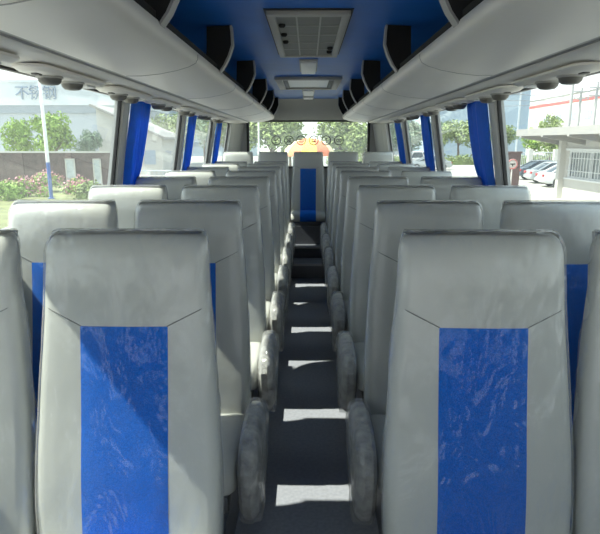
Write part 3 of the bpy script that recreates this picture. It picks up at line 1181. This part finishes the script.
wf = thing('white_factory', 'long white factory with red stripe and small windows beyond the guardhouse', 'building', (75, 162, GZ))
wf.scale = (1.25, 1.25, 1.25)
MB().box(0, 30, -70, 110, 0, 13.2).build('wall', M['white'], wf, False)
MB().box(-.12, 0, -70, 110, 11.2, 11.8).build('red_stripe', M['red'], wf, False)
MB().box(-.3, 30, -70, 110, 13.2, 13.6).build('parapet', M['facadeband'], wf, False)
for k in range(22):
    y = -58 + k * 7
    f_ = MB().box(-.10, 0, y, y + 3.0, 7.3, 9.0).build('window', M['winblue'], wf, False)
    MB().box(-.16, -.10, y + 1.45, y + 1.55, 7.3, 9.0).build('mullion', M['white'], f_, False)

# guardhouse
gx = at(558, 191, 28).x
gh = thing('guardhouse', 'white flat-roofed guardhouse with a barred window beyond the right windows', 'guardhouse', (gx, 28, GZ))
mb = MB()
mb.box(0, 6, -14, 0, 0, 1.05).box(0, .25, -14, 0, 2.35, 3.05).box(0, 6, -.25, 0, 1.05, 3.05).box(5.8, 6, -14, 0, 1.05, 3.05).box(0, .25, -.6, -.25, 1.05, 2.35)
for y in (-5.2, -10.2):
    mb.box(0, .25, y - .3, y, 1.05, 2.35)
mb.build('wall', M['white'], gh, False)
MB().box(-2.0, 6.6, -15, 1.2, 3.05, 3.38).build('roof_slab', M['roofslab'], gh, False)
for k in range(6):
    y = .6 - k * 2.6
    MB().prism([(-2.0, 3.05), (-2.0, 2.98), (0, 2.62), (0, 3.05)], y - .1, y + .1).build('roof_rib', M['roofslab'], gh, False)
MB().box(-.28, .0, -.28, .02, 0, 3.05).build('column', M['white'], gh, False)
for y0, y1 in ((-4.9, -.6), (-9.9, -5.5)):
    wf_ = MB()
    wf_.box(.02, .10, y0, y1, 1.05, 1.13).box(.02, .10, y0, y1, 2.27, 2.35).box(.02, .10, y0, y0 + .08, 1.13, 2.27).box(.02, .10, y1 - .08, y1, 1.13, 2.27).box(.02, .10, (y0 + y1) / 2 - .04, (y0 + y1) / 2 + .04, 1.13, 2.27)
    wf_ = wf_.build('barred_window', M['polewhite'], gh, False)
    MB().box(.12, .14, y0 + .02, y1 - .02, 1.07, 2.33).build('pane', M['guardglass'], wf_, False)
    mb = MB()
    n_ = 16
    for k in range(1, n_):
        y = y0 + (y1 - y0) * k / n_
        mb.tube([(-.03, y, 1.08), (-.03, y, 2.33)], .018, 6)
    mb.tube([(-.03, y0, 2.0), (-.03, y1, 2.0)], .02, 6)
    mb.tube([(-.03, y0, 1.4), (-.03, y1, 1.4)], .02, 6)
    mb.build('window_bars', M['polewhite'], wf_)
MB().box(-.10, .02, -10, -.4, 2.35, 2.45).build('lintel_ledge', M['polewhite'], gh, False)
MB().box(-.08, .02, -10, -.4, .98, 1.05).build('sill_ledge', M['polewhite'], gh, False)


def car(name, label, cat, loc, rz, body, suv=False):
    t = thing(name, label, cat, loc, rz, 'cars parked beyond the right windows')
    hgt = 1.75 if suv else 1.45
    belt = 1.02 if suv else .92
    Lh = 2.25
    w = .86
    prof = [(-Lh, .38), (-Lh + .02, .62), (-Lh + .06, belt - .10), (-Lh + .18, belt - .01), (-1.35, belt + .01), (.85, belt), (1.65, belt - .10), (2.08, belt - .22), (Lh, .60), (Lh, .36), (1.9, .24), (-2.0, .24)]
    loops = []
    for y, k in ((-w, .93), (-w + .03, .985), (-w + .10, 1), (w - .10, 1), (w - .03, .985), (w, .93)):
        loops.append([(x * k, y, .6 + (z - .6) * k) for x, z in prof])
    MB().loft(loops).build('body', body, t)
    if suv:
        gp = [(-2.12, belt - .01), (-1.95, hgt - .10), (-1.7, hgt), (.1, hgt), (.35, hgt - .06), (1.15, belt - .01)]
    else:
        gp = [(-1.75, belt - .01), (-1.15, hgt - .09), (-.85, hgt), (.05, hgt), (.35, hgt - .07), (1.2, belt - .01)]
    loops = []
    for y, sc in ((-w + .06, 0), (-w + .22, 1), (w - .22, 1), (w - .06, 0)):
        loops.append([(x, y, z if sc else min(z, belt + .01 + .0 * z)) for x, z in gp])
    # tapering glasshouse: sides lean in
    mb = MB()
    top = [(x, z) for x, z in gp]
    Ls = []
    for fz in (0, .5, .9):
        z = belt - .01 + (hgt - belt) * fz
        xa = gp[0][0] + (gp[2][0] - gp[0][0]) * fz
        xb = gp[-1][0] + (gp[-3][0] - gp[-1][0]) * fz
        Ls.append(rrect(xa, xb, -w + .07 + .16 * fz, w - .07 - .16 * fz, .08, z))
    mb.loft(Ls).build('glasshouse', M['darkglass'], t)
    z = belt + (hgt - belt) * .88
    xa = gp[0][0] + (gp[2][0] - gp[0][0]) * .86
    xb = gp[-1][0] + (gp[-3][0] - gp[-1][0]) * .86
    MB().loft([rrect(xa, xb, -w + .20, w - .20, .12, z), rrect(xa + .03, xb - .05, -w + .22, w - .22, .12, z + .05), rrect(xa + .2, xb - .25, -w + .34, w - .34, .12, hgt + .01)]).build('roof', body, t)
    for s in (-1, 1):
        mb = MB()
        for fx in (0, .52, 1):
            b0 = gp[0][0] + (gp[-1][0] - gp[0][0]) * fx
            b1 = gp[2][0] + (gp[-3][0] - gp[2][0]) * fx
            mb.tube([(b0, s * (w - .065), belt), (b0 + (b1 - b0) * .9, s * (w - .065 - .145), belt + (hgt - belt) * .9)], .045, 6)
        mb.build('roof_pillars', body, t)
        for x in (-1.35, 1.38):
            wh = MB().lathe([(.20, -.11), (.31, -.11), (.33, -.08), (.33, .08), (.31, .11), (.20, .11)], (x, s * (w - .10), .33), 'y', 22).build('wheel', M['tyre'], t)
            MB().lathe([(.03, -.125), (.17, -.118), (.20, -.10), (.20, .10), (.17, .118), (.03, .125)], (x, s * (w - .10), .33), 'y', 18).build('hub_cap', M['hub'], wh)
        MB().box(-Lh - .02, -Lh + .10, s * .52, s * .80, .66, belt - .10, .02).build('tail_light', M['tail'], t)
        MB().box(Lh - .16, Lh + .0, s * .50, s * .78, .56, .70, .02).build('headlight', M['lampwhite'], t)
    MB().box(-Lh - .03, -Lh + .08, -.82, .82, .36, .55, .03).build('rear_bumper', body, t)
    return t


cx = at(538, 178, 35).x
car('car', 'white sedan parked nearest beside the guardhouse, tail end showing', 'car', (cx + 2.3, 35, GZ), -.10, M['carwhite'])
cx = at(525, 174, 38.6).x
car('car', 'silver sedan parked between the white sedan and the dark car', 'car', (cx + 2.3, 38.4, GZ), -.08, M['carsilver'])
cx = at(514, 170, 42.5).x
car('car', 'dark car parked furthest back in the row by the guardhouse', 'car', (cx + 2.3, 42.2, GZ), -.05, M['cardark'])
cx = at(407, 160, 66).x
car('car', 'white off-road car seen through the second right window', 'car', (cx + 2.3, 66, GZ), .0, M['carwhite'], True)
cx = at(450, 164, 58).x
car('car', 'dark green-grey car beyond the pillar of the second right window', 'car', (cx - 2.3, 58, GZ), PI, M['carsilver'])

# gate panel and traffic sign
p = at(510, 182, 31)
t = thing('gate_panel', 'brown gate column panel behind the round traffic sign', 'gate', (p.x, 31, GZ))
MB().box(-.55, .42, 0, .3, 0, 2.15).build('panel', M['gatebrown'], t, False)
MB().box(-.6, .47, -.05, .35, 2.15, 2.25).build('cap', M['gatebrown'], t, False)
p = at(511, 164, 29)
t = thing('traffic_sign', 'round pale traffic sign on a post before the brown gate panel', 'sign', (p.x, 29, GZ))
hz = p.z - GZ
MB().tube([(0, 0, 0), (0, 0, hz + .2)], .035, 8).build('post', M['signwhite'], t)
MB().lathe([(.26, -.05), (.27, -.045), (.27, -.035), (.26, -.03)], (0, 0, hz), 'y', 24).build('disc', M['signwhite'], t)
d_ = kids(t)[-1]
mb = MB().torus((0, -.052, hz), .235, .022, 'y', 28, 6)
mb.build('red_rim', M['red'], t)
MB().box(-.13, .13, -.060, -.048, hz - .03, hz + .03).box(-.03, .03, -.060, -.048, hz - .12, hz + .03).build('symbol', M['sticker'], t, False)

# hedge, fence and trees on the right
hg = MB()
t = thing('hedge', 'long low clipped hedge beyond the pale forecourt on the right', 'hedge', (16, 71, GZ), 0)
rnd = random.Random(4)
bl = [(x * .9 - 13, rnd.uniform(-.3, .3), .55 + rnd.uniform(-.1, .1), .75) for x in range(36)]
leaf_cloud(rnd, bl, 6000, .16).build('foliage', M['leafmid'], t, False)
MB().box(-13, 19, -.35, .35, 0, .8).build('inner_mass', M['leafmid'], t, False)
fn = thing('rail_fence', 'pale fence with white posts behind the parked cars', 'fence', (20, 57, GZ))
for k in range(7):
    MB().box(k * 2.6 - .22, k * 2.6 + .22, -.2, .2, 0, 2.1).build('post', M['white'], fn, False)
for k in range(6):
    mb = MB()
    for j in range(12):
        x = k * 2.6 + .3 + j * .18
        mb.box(x - .02, x + .02, -.02, .02, .3, 1.8)
    mb.box(k * 2.6 + .2, k * 2.6 + 2.4, -.03, .03, 1.75, 1.83).box(k * 2.6 + .2, k * 2.6 + 2.4, -.03, .03, .27, .35)
    mb.build('rail_panel', M['steel'], fn, False)
for i, (kd, pxx, Y, h_, wd, lab) in enumerate((('mid', 458, 78, 6.6, 1.15, 'rounded green tree beyond the forecourt, left of the nearest right curtain'),
                                          ('dull', 436, 92, 6.8, 1.1, 'dull green tree beyond the forecourt, beside the second right curtain'),
                                          ('dull', 412, 88, 6.4, 1.1, 'dull green tree behind the white off-road car'),
                                          ('mid2', 480, 92, 6.4, 1.1, 'green tree beyond the forecourt, behind the nearest right curtain'),
                                          ('mid', 505, 84, 6.0, 1.0, 'green tree before the tall blue-grey block, above the brown gate'),
                                          ('bright', 532, 76, 5.0, 1.2, 'bright green tree behind the parked cars, left of the guardhouse'),
                                          ('mid2', 550, 66, 4.8, 1.0, 'green tree behind the parked cars, under the guardhouse roof edge'),
                                          ('mid2', 549, 96, 7.6, .8, 'pointed green tree showing above the guardhouse roof'),
                                          ('dull', 390, 80, 6.0, 1.0, 'dull green tree beyond the furthest right window'))):
    tree(kd, pxx, Y, h_, wd, lab, 'trees beyond the right windows', i * 1.1)


# utility poles and wires
def upole(px_, Y, h_, label, arms):
    p = at(px_, 150, Y)
    t = thing('utility_pole', label, 'utility pole', (p.x, Y, GZ), 0, 'utility poles beyond the guardhouse')
    MB().lathe([(.20, 0), (.13, h_)], n=12).build('shaft', M['pole'], t)
    for z in arms:
        a = MB().box(-.9, .9, -.16, -.06, z, z + .12).build('crossarm', M['pole'], t, False)
        for x in (-.8, -.35, .35, .8):
            MB().lathe([(.05, 0), (.07, .06), (.03, .16), (.05, .22)], (x, -.11, z + .12), n=10).build('insulator', M['steel'], a)
    return p.x


Yp = 62
x1 = upole(564, Yp, 14, 'plain tall utility pole, left one of three beyond the guardhouse', [])
x2 = upole(573, 66, at(573, 88, 66).z - GZ, 'short utility pole with crossarms, middle of three beyond the guardhouse', [8.4, 7.6])
x3 = upole(588, 60, at(588, 82, 60).z - GZ, 'utility pole with crossarms, right one of three beyond the guardhouse', [8.3, 7.5])
for k, (ya, yb, lab) in enumerate(((92, 93, 'upper power line crossing the sky beyond the right windows'), (100, 97, 'middle power line crossing the sky beyond the right windows'), (106, 95, 'lower slanting power line beyond the right windows'))):
    a, b = at(500, ya, Yp), at(640, yb - 8 * (k > 0), Yp)
    pts = []
    for i in range(13):
        t_ = i / 12
        q = a.lerp(b, t_)
        q.z -= .5 * 4 * t_ * (1 - t_)
        q.y += .25 + .15 * k
        pts.append(q)
    tag(MB().tube(pts, .03, 5).build('power_line', M['wire']), lab, 'cable', 'power lines')

# drop the prototypes that stayed unused
for pr in (seat_plain, seat_left_aisle, seat_right_aisle):
    if pr.name not in used:
        for c_ in kids(pr):
            bpy.data.objects.remove(c_)
